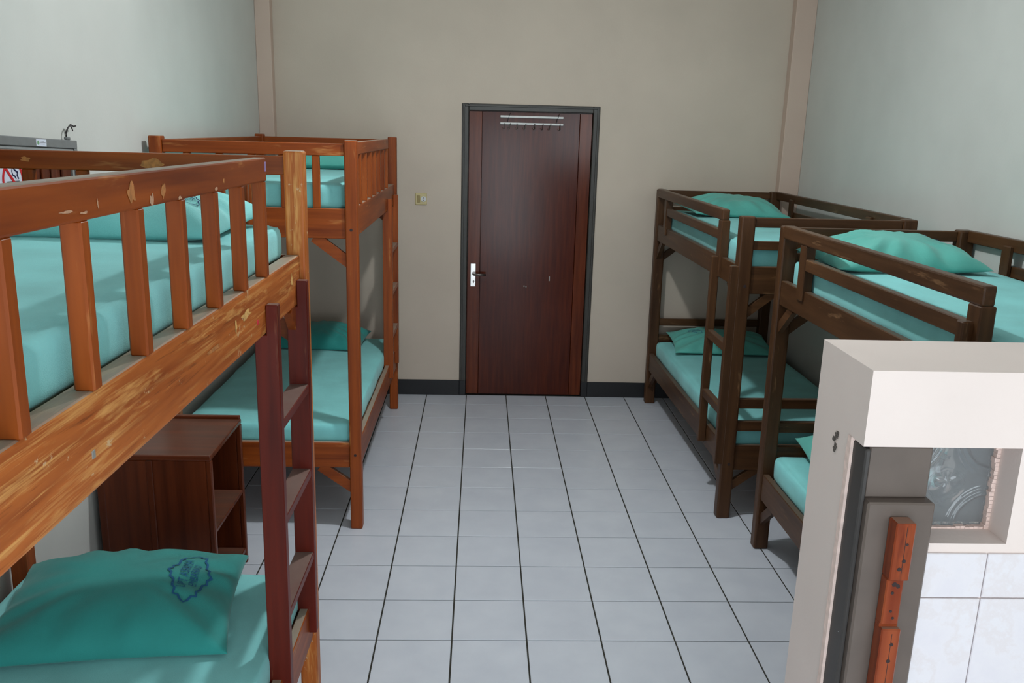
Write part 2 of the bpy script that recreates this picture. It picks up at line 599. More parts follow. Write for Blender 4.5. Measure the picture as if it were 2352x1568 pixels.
# light switch
sw = thing('light_switch', 'small square yellowed light switch on the wall left of the door', 'switch', (-0.042, YB, 1.465))
bm = bmesh.new()
add_box(bm, -0.041, 0.041, -0.010, 0.0, -0.041, 0.041, 0.003)
link('plate', bm, M['beige_plastic'], sw)
bm = bmesh.new()
add_box(bm, -0.030, -0.008, -0.0135, -0.009, -0.025, 0.025, 0.002)
link('rocker', bm, M['beige_dark'], sw)
bm = bmesh.new()
bmesh.ops.create_cone(bm, cap_ends=True, segments=20, radius1=0.021, radius2=0.019, depth=0.006)
bmesh.ops.rotate(bm, verts=bm.verts, matrix=Matrix.Rotation(math.pi / 2, 3, 'X'))
bmesh.ops.translate(bm, verts=bm.verts, vec=(0.017, -0.012, 0))
link('socket', bm, M['white_plastic'], sw)
bm = bmesh.new()
for dz_ in (-0.008, 0.008):
    tube(bm, [(0.017, -0.0145, dz_), (0.017, -0.0160, dz_)], 0.003)
link('socket_hole', bm, M['hole'], sw)

# ------------------------------------------------------------------ ceiling lamp (above the frame)
lamp = thing('ceiling_lamp', 'round white downlight under the ceiling in the middle of the aisle', 'lamp', (LAMP.x, LAMP.y, ZC))
bm = bmesh.new()
tube(bm, [(0, 0, 0), (0, 0, -0.03), (0, 0, LAMP.z - ZC + 0.012)], 0.085, 24)
link('lamp_housing', bm, M['white_plastic'], lamp)
bm = bmesh.new()
tube(bm, [(0, 0, LAMP.z - ZC + 0.012), (0, 0, LAMP.z - ZC + 0.004)], 0.065, 24)
link('diffuser', bm, M['glow'], lamp)
pl = bpy.data.lights.new('lamp_light', 'AREA')
pl.shape = 'DISK'
pl.size = 0.13
pl.energy = LAMP_W
pl.color = (0.92, 0.98, 1.0)
po = bpy.data.objects.new('lamp_light', pl)
po.location = (LAMP.x, LAMP.y, LAMP.z)
COL.objects.link(po)
pl = bpy.data.lights.new('lamp_fill_light', 'POINT')  # fill light added at the lamp to brighten walls and ceiling
pl.shadow_soft_size = 0.06
pl.energy = LAMP_FILL_W
pl.color = (0.92, 0.98, 1.0)
po = bpy.data.objects.new('lamp_fill_light', pl)
po.location = (LAMP.x, LAMP.y, LAMP.z - 0.065)
COL.objects.link(po)

# ------------------------------------------------------------------ bunk beds


def brace(name, parent, s, plane, a, b_, wdt, t0, t1, mat):
    """diagonal strut between two points of plane xz (thickness along y) or yz (thickness along x)"""
    va, vb = Vector(a), Vector(b_)
    d = (vb - va).normalized()
    n = Vector((-d.y, d.x)) * wdt / 2
    # ends cut level (at the board) and plumb (at the post)
    pts = [va + n, va - n, vb - n, vb + n]
    if plane == 'xz':
        o = quadprism(name, [(s * p.x, p.y) for p in pts], 'y', t0, t1, mat, parent)
    else:
        o = quadprism(name, [(p.x, p.y) for p in pts], 'x', s * t0, s * t1, mat, parent)
    return o


def bed_matrix(loc, rotz, tilt):
    return Matrix.Translation(loc) @ Matrix.Rotation(rotz, 4, 'Z') @ Matrix.Rotation(-tilt, 4, 'X')


def left_bunk(loc, label, L=1.95, worn=False, LADDER=REDWOOD, tilt=0.0, Wd=0.935):
    """open bunk with slatted guards; x runs from the aisle face to the wall, mirrored to -X"""
    H, P = 1.915, 0.058
    t = thing('bunk_bed', label, 'bunk bed', loc)
    t.rotation_euler = (-tilt, 0, 0)
    s = -1
    foot = lambda y_: -loc[2] + y_ * math.tan(tilt)

    def B(name, x0, x1, y0, y1, z0, z1, mat=ORANGE, **k):
        return box(name, s * x0, s * x1, y0, y1, z0, z1, mat, t, **k)
    wood2 = ORANGE_WORN if worn else ORANGE
    for x in (0, Wd - P):
        for y in (0, L - P):
            p = B('post', x, x + P, y, y + P, foot(y), H, wood2 if (worn and x == 0) else ORANGE, bev=0.007, seg=2)
            if x == 0:   # bolt hole in the outer face
                for z in (1.508, 0.395):
                    bm_ = bmesh.new()
                    c = Vector((s * 0.030, y, z)) - p.location
                    tube(bm_, [c + Vector((0, -0.001, 0)), c + Vector((0, 0.004, 0))], 0.007, 10)
                    link('bolt_hole', bm_, M['hole'], p)
    for y0, y1 in ((0.012, 0.040), (L - 0.040, L - 0.012)):
        B('top_rail', P, Wd - P, y0, y1, 1.843, 1.898)
        B('end_board', P, Wd - P, y0, y1, 1.465, 1.604)
        B('lower_end_board', P, Wd - P, y0, y1, 0.323, 0.458, bev=0.008, seg=2)
        for k in range(5):
            x = 0.172 + (0.1455 + (Wd - 0.935) / 5) * k
            B('slat', x, x + 0.034, y0 + 0.002, y1 - 0.002, 1.604, 1.843)
    # boards along the aisle and along the wall
    B('side_board', 0.017, 0.061, P, L - P, 1.465, 1.608, wood2, bev=0.005, seg=2)
    B('side_board', Wd - 0.047, Wd - 0.017, P, L - P, 1.465, 1.608)
    B('lower_side_board', 0.010, 0.040, P, L - P, 0.325, 0.462)
    B('lower_side_board', Wd - 0.040, Wd - 0.010, P, L - P, 0.325, 0.462)
    B('top_rail', Wd - 0.044, Wd - 0.014, P, L - P, 1.843, 1.898)
    # guard on the aisle side, stopping short of the ladder
    ge = L - 0.452
    B('guard_rail', 0.012, 0.044, P, ge, 1.848, 1.906, ORANGE, bev=0.004, seg=2)
    y = ge - 0.029
    while y > P + 0.08:
        B('guard_slat', 0.014, 0.044, y, y + 0.027, 1.607, 1.849)
        y -= 0.2025
    # bases
    B('bed_base', 0.061, Wd - 0.047, 0.040, L - 0.040, 1.574, 1.590, M['sofit'])
    B('bed_base', 0.040, Wd - 0.040, 0.040, L - 0.040, 0.415, 0.431, M['sofit'])
    # diagonal braces under the end boards and under the side boards
    for (ya, yb_) in ((0.014, 0.038), (L - 0.038, L - 0.014)):
        for z, h in ((1.465, 0.105), (0.323, 0.10)):
            for side in (0, 1):
                a = (0.205, z + 0.006)
                b_ = (0.045, z - h - 0.008)
                if side:
                    a, b_ = (Wd - a[0], a[1]), (Wd - b_[0], b_[1])
                brace('brace', t, s, 'xz', a, b_, 0.05, ya, yb_, ORANGE['x'])
    for yy, sg in ((P, 1), (L - P, -1)):
        brace('brace', t, s, 'yz', (yy + sg * 0.11, 1.465 + 0.006), (yy - sg * 0.012, 1.365 - 0.02), 0.05, 0.020, 0.044, ORANGE['y'])
    # ladder
    lad = None
    for yy in (L - 0.503, L - 0.125):
        st = bmesh.new()
        x_o, x_i, x_m = -0.014, 0.047, 0.0165
        prof = [(x_o, 0.375), (x_i, 0.375), (x_i, 1.462), (x_m, 1.462), (x_m, 1.540), (x_o, 1.540)]
        lo = [st.verts.new((s * px_, yy, pz)) for px_, pz in prof]
        hi = [st.verts.new((s * px_, yy + 0.031, pz)) for px_, pz in prof]
        st.faces.new(lo)
        st.faces.new(hi[::-1])
        for k in range(6):
            st.faces.new([lo[k], hi[k], hi[(k + 1) % 6], lo[(k + 1) % 6]])
        bmesh.ops.recalc_face_normals(st, faces=st.faces)
        bmesh.ops.bevel(st, geom=[e for e in st.edges], offset=0.0022, segments=1, affect='EDGES', profile=0.5)
        link('ladder_stile', st, LADDER['z'], t)
    for z in (1.222, 0.948, 0.664):
        B('ladder_rung', -0.012, 0.046, L - 0.473, L - 0.124, z - 0.026, z, LADDER, bev=0.002)
    return t


def right_bunk(loc, rotz, label, L=2.0, stile_top=1.345, tilt=0.0):
    Wd, H, P, Q = 0.885, 1.59, 0.072, 0.062
    t = thing('bunk_bed', label, 'bunk bed', loc, rotz)
    t.rotation_euler = (-tilt, 0, rotz)
    foot = lambda y_: -loc[2] + y_ * math.tan(tilt)

    def B(name, x0, x1, y0, y1, z0, z1, mat=BROWN, **k):
        return box(name, x0, x1, y0, y1, z0, z1, mat, t, **k)
    for x in (0, Wd - P):
        for y in (0, L - Q):
            p = B('post', x, x + P, y, y + Q, foot(y), H, bev=0.009, seg=2)
            if x == 0 and y == 0:
                for z in (1.245, 0.30):
                    bm_ = bmesh.new()
                    c = Vector((0.042, y, z)) - p.location
                    tube(bm_, [c + Vector((0, -0.001, 0)), c + Vector((0, 0.004, 0))], 0.008, 10)
                    link('bolt_hole', bm_, M['hole'], p)
    for y0, y1 in ((0.012, 0.042), (L - 0.042, L - 0.012)):
        B('top_rail', P, Wd - P, y0, y1, 1.536, 1.584)
        B('middle_rail', P, Wd - P, y0 + 0.003, y1 - 0.003, 1.424, 1.468)
        B('end_board', P, Wd - P, y0, y1, 1.204, 1.342)
        B('lower_top_rail', P, Wd - P, y0, y1, 0.602, 0.654)
        B('lower_middle_rail', P, Wd - P, y0 + 0.003, y1 - 0.003, 0.478, 0.532)
        B('lower_end_board', P, Wd - P, y0, y1, 0.264, 0.402)
    for x0, x1 in ((0.010, 0.042), (Wd - 0.042, Wd - 0.010)):
        B('side_board', x0, x1, Q, L - Q, 1.232, 1.344)
        B('lower_side_board', x0, x1, Q, L - Q, 0.268, 0.398)
    # guard along the aisle
    g0 = 0.322
    B('guard_rail', -0.004, 0.036, g0 + 0.0, L - Q, 1.537, 1.596, bev=0.007, seg=2)
    B('guard_post', -0.004, 0.042, g0 - 0.002, g0 + 0.066, 1.236, 1.538, bev=0.004)
    B('guard_middle_rail', 0.002, 0.034, g0 + 0.066, L - 0.355, 1.432, 1.482)
    B('guard_post', -0.001, 0.042, L - 0.355, L - 0.285, 1.300, 1.538, bev=0.004)
    # guard along the wall
    B('guard_rail', Wd - 0.036, Wd - 0.002, Q, L - Q, 1.537, 1.590)
    B('guard_middle_rail', Wd - 0.033, Wd - 0.006, 0.42, L - 0.36, 1.432, 1.478)
    for yy in (0.42, L - 0.42):
        B('guard_post', Wd - 0.052, Wd - 0.034, yy, yy + 0.06, 1.300, 1.56)
    B('bed_base', 0.042, Wd - 0.042, 0.042, L - 0.042, 1.296, 1.312, M['sofit'])
    B('bed_base', 0.042, Wd - 0.042, 0.042, L - 0.042, 0.352, 0.368, M['sofit'])
    for (ya, yb_) in ((0.014, 0.038), (L - 0.038, L - 0.014)):
        for z, h in ((1.204, 0.10), (0.264, 0.09)):
            for side in (0, 1):
                a = (0.20, z + 0.006)
                b_ = (0.060, z - h - 0.004)
                if side:
                    a, b_ = (Wd - a[0], a[1]), (Wd - b_[0], b_[1])
                brace('brace', t, 1, 'xz', a, b_, 0.042, ya, yb_, BROWN['x'])
    for yy, sg in ((Q, 1), (L - Q, -1)):
        for z in (1.232, 0.268):
            brace('brace', t, 1, 'yz', (yy + sg * 0.14, z + 0.008), (yy - sg * 0.012, z - 0.115), 0.044, 0.016, 0.040, BROWN['y'])
    for yy in (0.345, 0.000):
        B('ladder_stile', -0.034, 0.009, yy, yy + 0.036, 0.30, stile_top, bev=0.004)
    for z in (0.945, 0.610):
        B('ladder_rung', -0.030, 0.006, 0.034, 0.347, z - 0.045, z, bev=0.003)
    return t


L1_X, L1_Y0, LL = -0.140, -5.37, 1.95
L2_X, L2_Y0 = -0.184, -2.03
R1_A = math.radians(0.82)
R1_P = Vector((1.664, -1.87, 0.006))
R2_P = Vector((1.760, -4.15, 0.024))
L1_P, L2_P = Vector((L1_X, L1_Y0, 0.025)), Vector((L2_X, L2_Y0, 0.0))
L1_T, L2_T, R1_T, R2_T = (math.radians(a) for a in (0.75, 0.5, 0.45, 0.8))
L1_M, L2_M = bed_matrix(L1_P, 0, L1_T), bed_matrix(L2_P, 0, L2_T)
R1_M, R2_M = bed_matrix(R1_P, R1_A, R1_T), bed_matrix(R2_P, 0, R2_T)
left_bunk(L1_P, 'scuffed orange wooden bunk bed with a slatted guard, nearest the viewer on the left', worn=True, tilt=L1_T, Wd=0.985)
left_bunk(L2_P, 'orange wooden bunk bed in the far left corner beside the light switch', LADDER=ORANGE, tilt=L2_T)
right_bunk(R1_P, R1_A, 'dark brown wooden bunk bed in the far right corner beside the door', L=2.012, tilt=R1_T)
right_bunk(R2_P, 0.0, 'dark brown wooden bunk bed behind the white partition wall', stile_top=1.49, tilt=R2_T)

# ------------------------------------------------------------------ mattresses


def rounded_box(bm, hx, hy, hz, r, nx, ny, nz, seed=0.0, amp=0.004):
    """closed rounded cuboid with slight softness, centred at the origin"""
    cube = {}

    def vert(i, j_, k):
        key = (i, j_, k)
        if key not in cube:
            p = Vector((2 * i / nx - 1, 2 * j_ / ny - 1, 2 * k / nz - 1))
            # spread points so that the rounding gets vertices
            q = Vector((math.copysign(1 - (1 - abs(p.x)) ** 1.35, p.x) * hx, math.copysign(1 - (1 - abs(p.y)) ** 1.25, p.y) * hy, p.z * hz))
            c = Vector((max(-hx + r, min(hx - r, q.x)), max(-hy + r, min(hy - r, q.y)), max(-hz + r * .8, min(hz - r * .8, q.z))))
            d = q - c
            if d.length > 1e-6:
                # map the corner box onto the corner sphere
                m_ = max(abs(d.x), abs(d.y), abs(d.z))
                q = c + d.normalized() * m_
            nv = noise.noise_vector(q * 6 + Vector((seed, seed * 2, 0)))
            n2 = noise.noise(q * 2.2 + Vector((seed, 0, seed)))
            q = q + nv * amp + Vector((0, 0, n2 * amp * 1.2))
            cube[key] = bm.verts.new(q)
        return cube[key]
    for i in range(nx):
        for j_ in range(ny):
            bm.faces.new([vert(i, j_, 0), vert(i, j_ + 1, 0), vert(i + 1, j_ + 1, 0), vert(i + 1, j_, 0)])
            bm.faces.new([vert(i, j_, nz), vert(i + 1, j_, nz), vert(i + 1, j_ + 1, nz), vert(i, j_ + 1, nz)])
    for i in range(nx):
        for k in range(nz):
            bm.faces.new([vert(i, 0, k), vert(i + 1, 0, k), vert(i + 1, 0, k + 1), vert(i, 0, k + 1)])
            bm.faces.new([vert(i, ny, k), vert(i, ny, k + 1), vert(i + 1, ny, k + 1), vert(i + 1, ny, k)])
    for j_ in range(ny):
        for k in range(nz):
            bm.faces.new([vert(0, j_, k), vert(0, j_, k + 1), vert(0, j_ + 1, k + 1), vert(0, j_ + 1, k)])
            bm.faces.new([vert(nx, j_, k), vert(nx, j_ + 1, k), vert(nx, j_ + 1, k + 1), vert(nx, j_, k + 1)])


def mattress(mb, x0, x1, y0, y1, z0, z1, label, seed=1.0):
    """mb: matrix of the bed it lies in, the extents in that bed's frame"""
    bm_ = bmesh.new()
    hx, hy, hz = (x1 - x0) / 2, (y1 - y0) / 2, (z1 - z0) / 2
    rounded_box(bm_, hx, hy, hz, min(0.05, hz * 0.75), 26, 44, 8, seed, 0.004)
    o = link('mattress', bm_, M['aqua'], None, smooth=True)
    o.location = mb @ Vector(((x0 + x1) / 2, (y0 + y1) / 2, (z0 + z1) / 2))
    o.rotation_euler = mb.to_euler()
    tag(o, label, 'mattress', 'mattresses under aqua sheets')
    return o


LA, LB = 0.046, LL - 0.046
mattress(L1_M, -0.925, -0.064, LA, LB, 1.590, 1.702, 'aqua sheeted mattress on the upper bunk nearest the viewer, behind the slatted guard', 1.3)
mattress(L1_M, -0.930, -0.046, LA, LB, 0.431, 0.553, 'aqua sheeted mattress on the lower bunk nearest the viewer, under the deep teal pillow', 2.3)
mattress(L2_M, -0.880, -0.064, LA, LB, 1.590, 1.716, 'aqua sheeted mattress on the upper bunk in the far left corner', 3.3)
mattress(L2_M, -0.885, -0.046, LA, LB, 0.431, 0.545, 'aqua sheeted mattress on the lower bunk in the far left corner', 4.3)
mattress(R1_M, 0.048, 0.838, 0.05, 1.95, 1.312, 1.448, 'aqua sheeted mattress on the upper bunk in the far right corner', 5.3)
mattress(R1_M, 0.048, 0.838, 0.05, 1.95, 0.368, 0.490, 'aqua sheeted mattress on the lower bunk in the far right corner', 6.3)
mattress(R2_M, 0.048, 0.838, 0.05, 1.94, 1.312, 1.448, 'aqua sheeted mattress on the upper bunk behind the partition', 7.3)
mattress(R2_M, 0.048, 0.838, 0.05, 1.94, 0.368, 0.500, 'aqua sheeted mattress on the lower bunk behind the partition', 8.3)

# ------------------------------------------------------------------ pillows


class Pillow:
    def __init__(self, w, d, h, seed, sag=0.0, lean=0.0, crease=0.012, ex=0.58):
        self.ex = ex
        self.w, self.d, self.h, self.seed, self.sag, self.lean, self.crease = w, d, h, seed, sag, lean, crease

    def pt(self, u, v, top=True, off=0.0):
        au, av = abs(u), abs(v)
        px_ = self.w / 2 * u * (1 - 0.055 * (1 - v * v) * au)
        py_ = self.d / 2 * v * (1 - 0.065 * (1 - u * u) * av)
        e = max(0.0, (1 - au ** 2.3)) ** self.ex * max(0.0, (1 - av ** 2.3)) ** self.ex
        w1 = noise.noise(Vector((u * 1.5 + self.seed, v * 1.5, self.seed)))
        edge = 1 - e
        # creases run outwards from the middle, strongest towards the seams
        ang = math.atan2(v, u)
        cr = math.sin(ang * 13 + 2.5 * noise.noise(Vector((u * 2, v * 2, self.seed + 5)))) * self.crease * edge * e * 2.6
        if top:
            z = self.h * (0.80 * e * (1 + 0.22 * w1)) + cr
        else:
            z = -self.h * 0.20 * min(1.0, e * 1.6)
        z += self.sag * (au ** 3) + self.lean * v
        return Vector((px_, py_, z + off))

    def build(self, name, mat, n=60):
        bm_ = bmesh.new()
        g = {}
        sp = lambda t_: math.copysign(1 - (1 - abs(t_)) ** 1.6, t_)
        for side in (True, False):
            for i in range(n + 1):
                for j_ in range(n + 1):
                    rim = i in (0, n) or j_ in (0, n)
                    if rim and not side:
                        g[(i, j_, side)] = g[(i, j_, True)]
                        continue
                    g[(i, j_, side)] = bm_.verts.new(self.pt(sp(2 * i / n - 1), sp(2 * j_ / n - 1), side))
        for side in (True, False):
            for i in range(n):
                for j_ in range(n):
                    q = [g[(i, j_, side)], g[(i + 1, j_, side)], g[(i + 1, j_ + 1, side)], g[(i, j_ + 1, side)]]
                    bm_.faces.new(q if side else q[::-1])
        o = link(name, bm_, mat, None, smooth=True)
        return o


def text_geo(body):
    cu = bpy.data.curves.new('t', 'FONT')
    cu.body = body
    cu.align_x = 'CENTER'
    cu.align_y = 'CENTER'
    cu.resolution_u = 2
    ob = bpy.data.objects.new('t', cu)
    COL.objects.link(ob)
    dg = bpy.context.evaluated_depsgraph_get()
    me = ob.evaluated_get(dg).to_mesh()
    vs = [v_.co.copy() for v_ in me.vertices]
    fs = [tuple(p.vertices) for p in me.polygons]
    ob.evaluated_get(dg).to_mesh_clear()
    bpy.data.objects.remove(ob)
    bpy.data.curves.remove(cu)
    return vs, fs


def emblem(pil, parent, uc, vc, size, ang, mat):
    """the printed badge: pointed lobed outline with two lines of lettering, lying on the cloth"""
    bm_ = bmesh.new()
    ca, sa = math.cos(ang), math.sin(ang)

    def on(px_, py_):
        x = (px_ * ca - py_ * sa) * size
        y = (px_ * sa + py_ * ca) * size
        return pil.pt(max(-.97, min(.97, uc + x / (pil.w / 2))), max(-.97, min(.97, vc + y / (pil.d / 2))), True, 0.0032)

    def stroke(pts, wd):
        pv = []
        # densify
        dens = []
        for k in range(len(pts) - 1):
            a, b_ = Vector(pts[k]), Vector(pts[k + 1])
            n_ = max(1, int((b_ - a).length / 0.08))
            dens += [a.lerp(b_, q / n_) for q in range(n_)]
        dens.append(Vector(pts[-1]))
        for k, p in enumerate(dens):
            d = (dens[min(k + 1, len(dens) - 1)] - dens[max(k - 1, 0)])
            d = d.normalized() if d.length > 1e-9 else Vector((1, 0))
            n_ = Vector((-d.y, d.x)) * wd / 2
            pv.append((bm_.verts.new(on(*(p + n_))), bm_.verts.new(on(*(p - n_)))))
        for k in range(len(pv) - 1):
            bm_.faces.new([pv[k][0], pv[k][1], pv[k + 1][1], pv[k + 1][0]])
    half = [(0.0, 0.62), (0.10, 0.50), (0.22, 0.52), (0.30, 0.40), (0.55, 0.38), (0.62, 0.30), (0.78, 0.32), (0.80, 0.18), (0.92, 0.10), (1.0, 0.0)]
    half = [(x, y * 0.78) for x, y in half]
    right = half + [(x, -y) for x, y in half[::-1][1:]]
    full = right + [(-x, y) for x, y in right[::-1]]
    stroke(full, 0.05)
    for body, yy, sc in (('UPT ASRAMA', 0.10, 0.235), ('EMBARKASI', -0.12, 0.20)):
        vs, fs = text_geo(body)
        wv = [bm_.verts.new(on(v_.x * sc * 0.84, v_.y * sc * 1.25 + yy)) for v_ in vs]
        for f_ in fs:
            try:
                bm_.faces.new([wv[i] for i in f_])
            except ValueError:
                pass
    o = link('printed_emblem', bm_, mat, parent)
    o['label'] = 'dark blue printed badge with lettering'
    return o


def pillow(P_, mb, loc, rot, mat, label, emb=None):
    """mb: matrix of the bed, loc: place in that bed's frame"""
    o = P_.build('pillow', mat)
    o.matrix_world = Matrix.Translation(mb @ Vector(loc)) @ mb.to_euler().to_matrix().to_4x4() @ Matrix.Rotation(rot[2], 4, 'Z') @ Matrix.Rotation(rot[1], 4, 'Y') @ Matrix.Rotation(rot[0], 4, 'X')
    tag(o, label, 'pillow', 'pillows at the heads of the bunks')
    if emb:
        emblem(P_, o, *emb)
    return o


R = math.radians
pillow(Pillow(0.72, 0.44, 0.128, 1.1, ex=0.46), L1_M, (-0.465, 1.625, 1.728), (R(3), R(0), R(-3)), M['aqua_pillow'],
       'light aqua pillow with a dark badge on the upper bunk nearest the viewer', (0.66, -0.32, 0.066, R(-30), M['print_navy']))
pillow(Pillow(0.66, 0.51, 0.128, 2.7, crease=0.009, ex=0.44), L1_M, (-0.510, 1.615, 0.592), (R(4), R(1), R(8)), M['teal_pillow'],
       'deep teal pillow with a blue badge on the lower bunk nearest the viewer', (0.60, 0.06, 0.135, R(90), M['print_blue']))
pillow(Pillow(0.62, 0.42, 0.140, 3.9), L2_M, (-0.416, 1.61, 1.744), (0, 0, R(2)), M['mid_pillow'],
       'turquoise pillow on the upper bunk in the far left corner')
pillow(Pillow(0.62, 0.42, 0.120, 4.4), L2_M, (-0.496, 1.67, 0.580), (R(5), 0, R(-4)), M['teal_pillow'],
       'deep teal pillow on the lower bunk in the far left corner')
pillow(Pillow(0.66, 0.44, 0.130, 5.2), R1_M, (0.435, 1.63, 1.482), (R(4), R(2), R(6)), M['mid_pillow'],
       'turquoise pillow with a badge on the upper bunk in the far right corner', (-0.25, 0.42, 0.055, R(-12), M['print_blue']))
pillow(Pillow(0.70, 0.44, 0.110, 6.6), R1_M, (0.46, 1.72, 0.534), (R(6), 0, R(-4)), M['mid_pillow'],
       'turquoise pillow with a badge on the lower bunk in the far right corner', (-0.52, 0.10, 0.065, R(-50), M['print_blue']))
pillow(Pillow(0.66, 0.44, 0.142, 7.5, crease=0.018), R2_M, (0.385, 1.69, 1.482), (R(3), R(0), R(3)), M['mid_pillow'],
       'turquoise pillow with creased corners on the upper bunk behind the partition', (0.62, 0.15, 0.050, R(-60), M['print_blue']))
pillow(Pillow(0.66, 0.44, 0.150, 8.8), R2_M, (0.455, 1.69, 0.552), (R(8), 0, R(-6)), M['mid_pillow'],
       'turquoise pillow on the lower bunk, peeping out left of the partition')

# ------------------------------------------------------------------ bedside cabinet between the left bunks
CX0, CX1, CY0, CY1, CZ = -1.125, -0.668, -2.815, -2.36, 0.70
cab = thing('bedside_cabinet', 'dark brown open bedside cabinet standing between the two orange bunk beds', 'cabinet', ((CX0 + CX1) / 2, (CY0 + CY1) / 2, 0))


def cbox(name, x0, x1, y0, y1, z0, z1, mat=CABWOOD, **k):
    o = box(name, x0, x1, y0, y1, z0, z1, mat, None, **k)
    o.location = o.location - cab.location
    o.parent = cab
    return o


cbox('top', CX0, CX1, CY0, CY1, CZ - 0.024, CZ, bev=0.006, seg=2)
cbox('back_lip', CX0, CX1 - 0.002, CY1 - 0.02, CY1, CZ - 0.002, CZ + 0.016, bev=0.006, seg=2)
cbox('side_panel', CX0, CX1 - 0.022, CY0 + 0.004, CY0 + 0.022, 0.03, CZ - 0.024)
cbox('side_panel', CX0, CX1 - 0.022, CY1 - 0.022, CY1 - 0.004, 0.03, CZ - 0.024)
for y in (CY0, CY1 - 0.024):
    cbox('front_post', CX1 - 0.022, CX1, y, y + 0.024, 0, CZ - 0.024, bev=0.004)
    cbox('rear_post', CX0, CX0 + 0.03, y + 0.001, y + 0.023, 0, CZ - 0.024)
cbox('panel_strip', CX0 + 0.20, CX0 + 0.225, CY0 - 0.003, CY0 + 0.006, 0.03, CZ - 0.024)
cbox('back_panel', CX0, CX0 + 0.012, CY0 + 0.024, CY1 - 0.024, 0.03, CZ - 0.024)
cbox('shelf', CX0 + 0.012, CX1 - 0.004, CY0 + 0.024, CY1 - 0.024, 0.348, 0.366)
cbox('bottom_shelf', CX0 + 0.012, CX1 - 0.004, CY0 + 0.024, CY1 - 0.024, 0.055, 0.078)

# ------------------------------------------------------------------ framed board on the left wall, hanging a little askew
BT = -math.radians(3.0)
board = thing('notice_board', 'grey metal framed brown board hanging askew on the left wall', 'notice board', (XL, -2.712, 1.905))
# local frame: y along the wall (towards the viewer is negative), z up, x off the wall
bx_l = -0.68
board.rotation_euler = (BT, 0, 0)
bh = -0.62


def bbox(name, x0, x1, y0, y1, z0, z1, mat, parent=board, **k):
    return box(name, x0, x1, y0, y1, z0, z1, mat, parent, **k)


bbox('backing_panel', 0.006, 0.014, bx_l + 0.02, -0.02, bh + 0.02, -0.02, M['panel_brown'])
bbox('frame_bar', 0.004, 0.030, bx_l, 0, -0.030, 0, M['alu'], bev=0.002)
bbox('frame_bar', 0.004, 0.030, bx_l, 0, bh, bh + 0.030, M['alu'], bev=0.002)
bbox('frame_bar', 0.004, 0.030, -0.022, 0, bh + 0.030, -0.030, M['alu'], bev=0.002)
bbox('frame_bar', 0.004, 0.030, bx_l, bx_l + 0.022, bh + 0.030, -0.030, M['alu'], bev=0.002)
bbox('inner_bead', 0.012, 0.024, bx_l + 0.022, -0.022, -0.042, -0.030, M['alu_light'], bev=0.002)
bbox('inner_bead', 0.012, 0.024, -0.034, -0.022, bh + 0.030, -0.042, M['alu_light'], bev=0.002)
for k, yy in enumerate((-0.10, -0.17, -0.245)):
    bbox('panel_strip', 0.014, 0.022, yy - 0.018 - 0.006 * (k == 1), yy + 0.018, bh + 0.03, -0.075, CABWOOD if k != 1 else M['panel_brown'])
bbox('hanger', 0.010, 0.024, -0.062, -0.036, 0.0, 0.012, M['alu'])
bm = bmesh.new()
tube(bm, [(0.016, -0.052, 0.012), (0.016, -0.054, 0.026), (0.020, -0.044, 0.044), (0.024, -0.030, 0.056), (0.026, -0.008, 0.050), (0.026, 0.006, 0.054)], 0.0028, 6)
tube(bm, [(0.024, -0.032, 0.055), (0.026, -0.026, 0.044), (0.026, -0.020, 0.034)], 0.0024, 6)
link('hanging_wire', bm, M['wire'], board, smooth=True)
stk = bbox('sticker', 0.030, 0.0308, -0.306, -0.236, -0.028, -0.004, M['sign_white'], bev=0.0002)
stk['label'] = 'small white sticker with a green mark'
bm = bmesh.new()
bmesh.ops.create_circle(bm, cap_ends=True, segments=14, radius=0.0075, matrix=Matrix.Translation((0.0006, -0.022, 0.0)) @ Matrix.Rotation(math.pi / 2, 4, 'Y'))
link('green_mark', bm, M['sign_green'], stk)
bm = bmesh.new()
for z in (0.006, 0.001, -0.004):
    add_box(bm, 0.0004, 0.0007, -0.010, 0.030 - abs(z) * 2, z - 0.0007, z + 0.0007)
link('printed_lines', bm, M['sign_grey'], stk)

# no smoking sign fixed on the board
sign = thing('no_smoking_sign', 'white no smoking sign with a red ring on the framed board', 'sign', (XL + 0.034, -3.205, 1.79))
sign.rotation_euler = (BT * 0.4, 0, 0)
box('sign_plate', 0, 0.003, -0.085, 0.095, -0.13, 0.072, M['sign_white'], sign, bev=0.0006)


def sflat(name, polys, mat, x=0.0036):
    bm_ = bmesh.new()
    for pl_ in polys:
        bm_.faces.new([bm_.verts.new((x, p[0], p[1])) for p in pl_])
    bmesh.ops.recalc_face_normals(bm_, faces=bm_.faces)
    return link(name, bm_, mat, sign)


def strip2(pts, wd):
    out = []
    for k in range(len(pts) - 1):
        a, b_ = Vector(pts[k]), Vector(pts[k + 1])
        d = (b_ - a).normalized()
        n_ = Vector((-d.y, d.x)) * wd / 2
        e = d * wd * 0.3
        out.append([a + n_ - e, a - n_ - e, b_ - n_ + e, b_ + n_ + e])
    return out


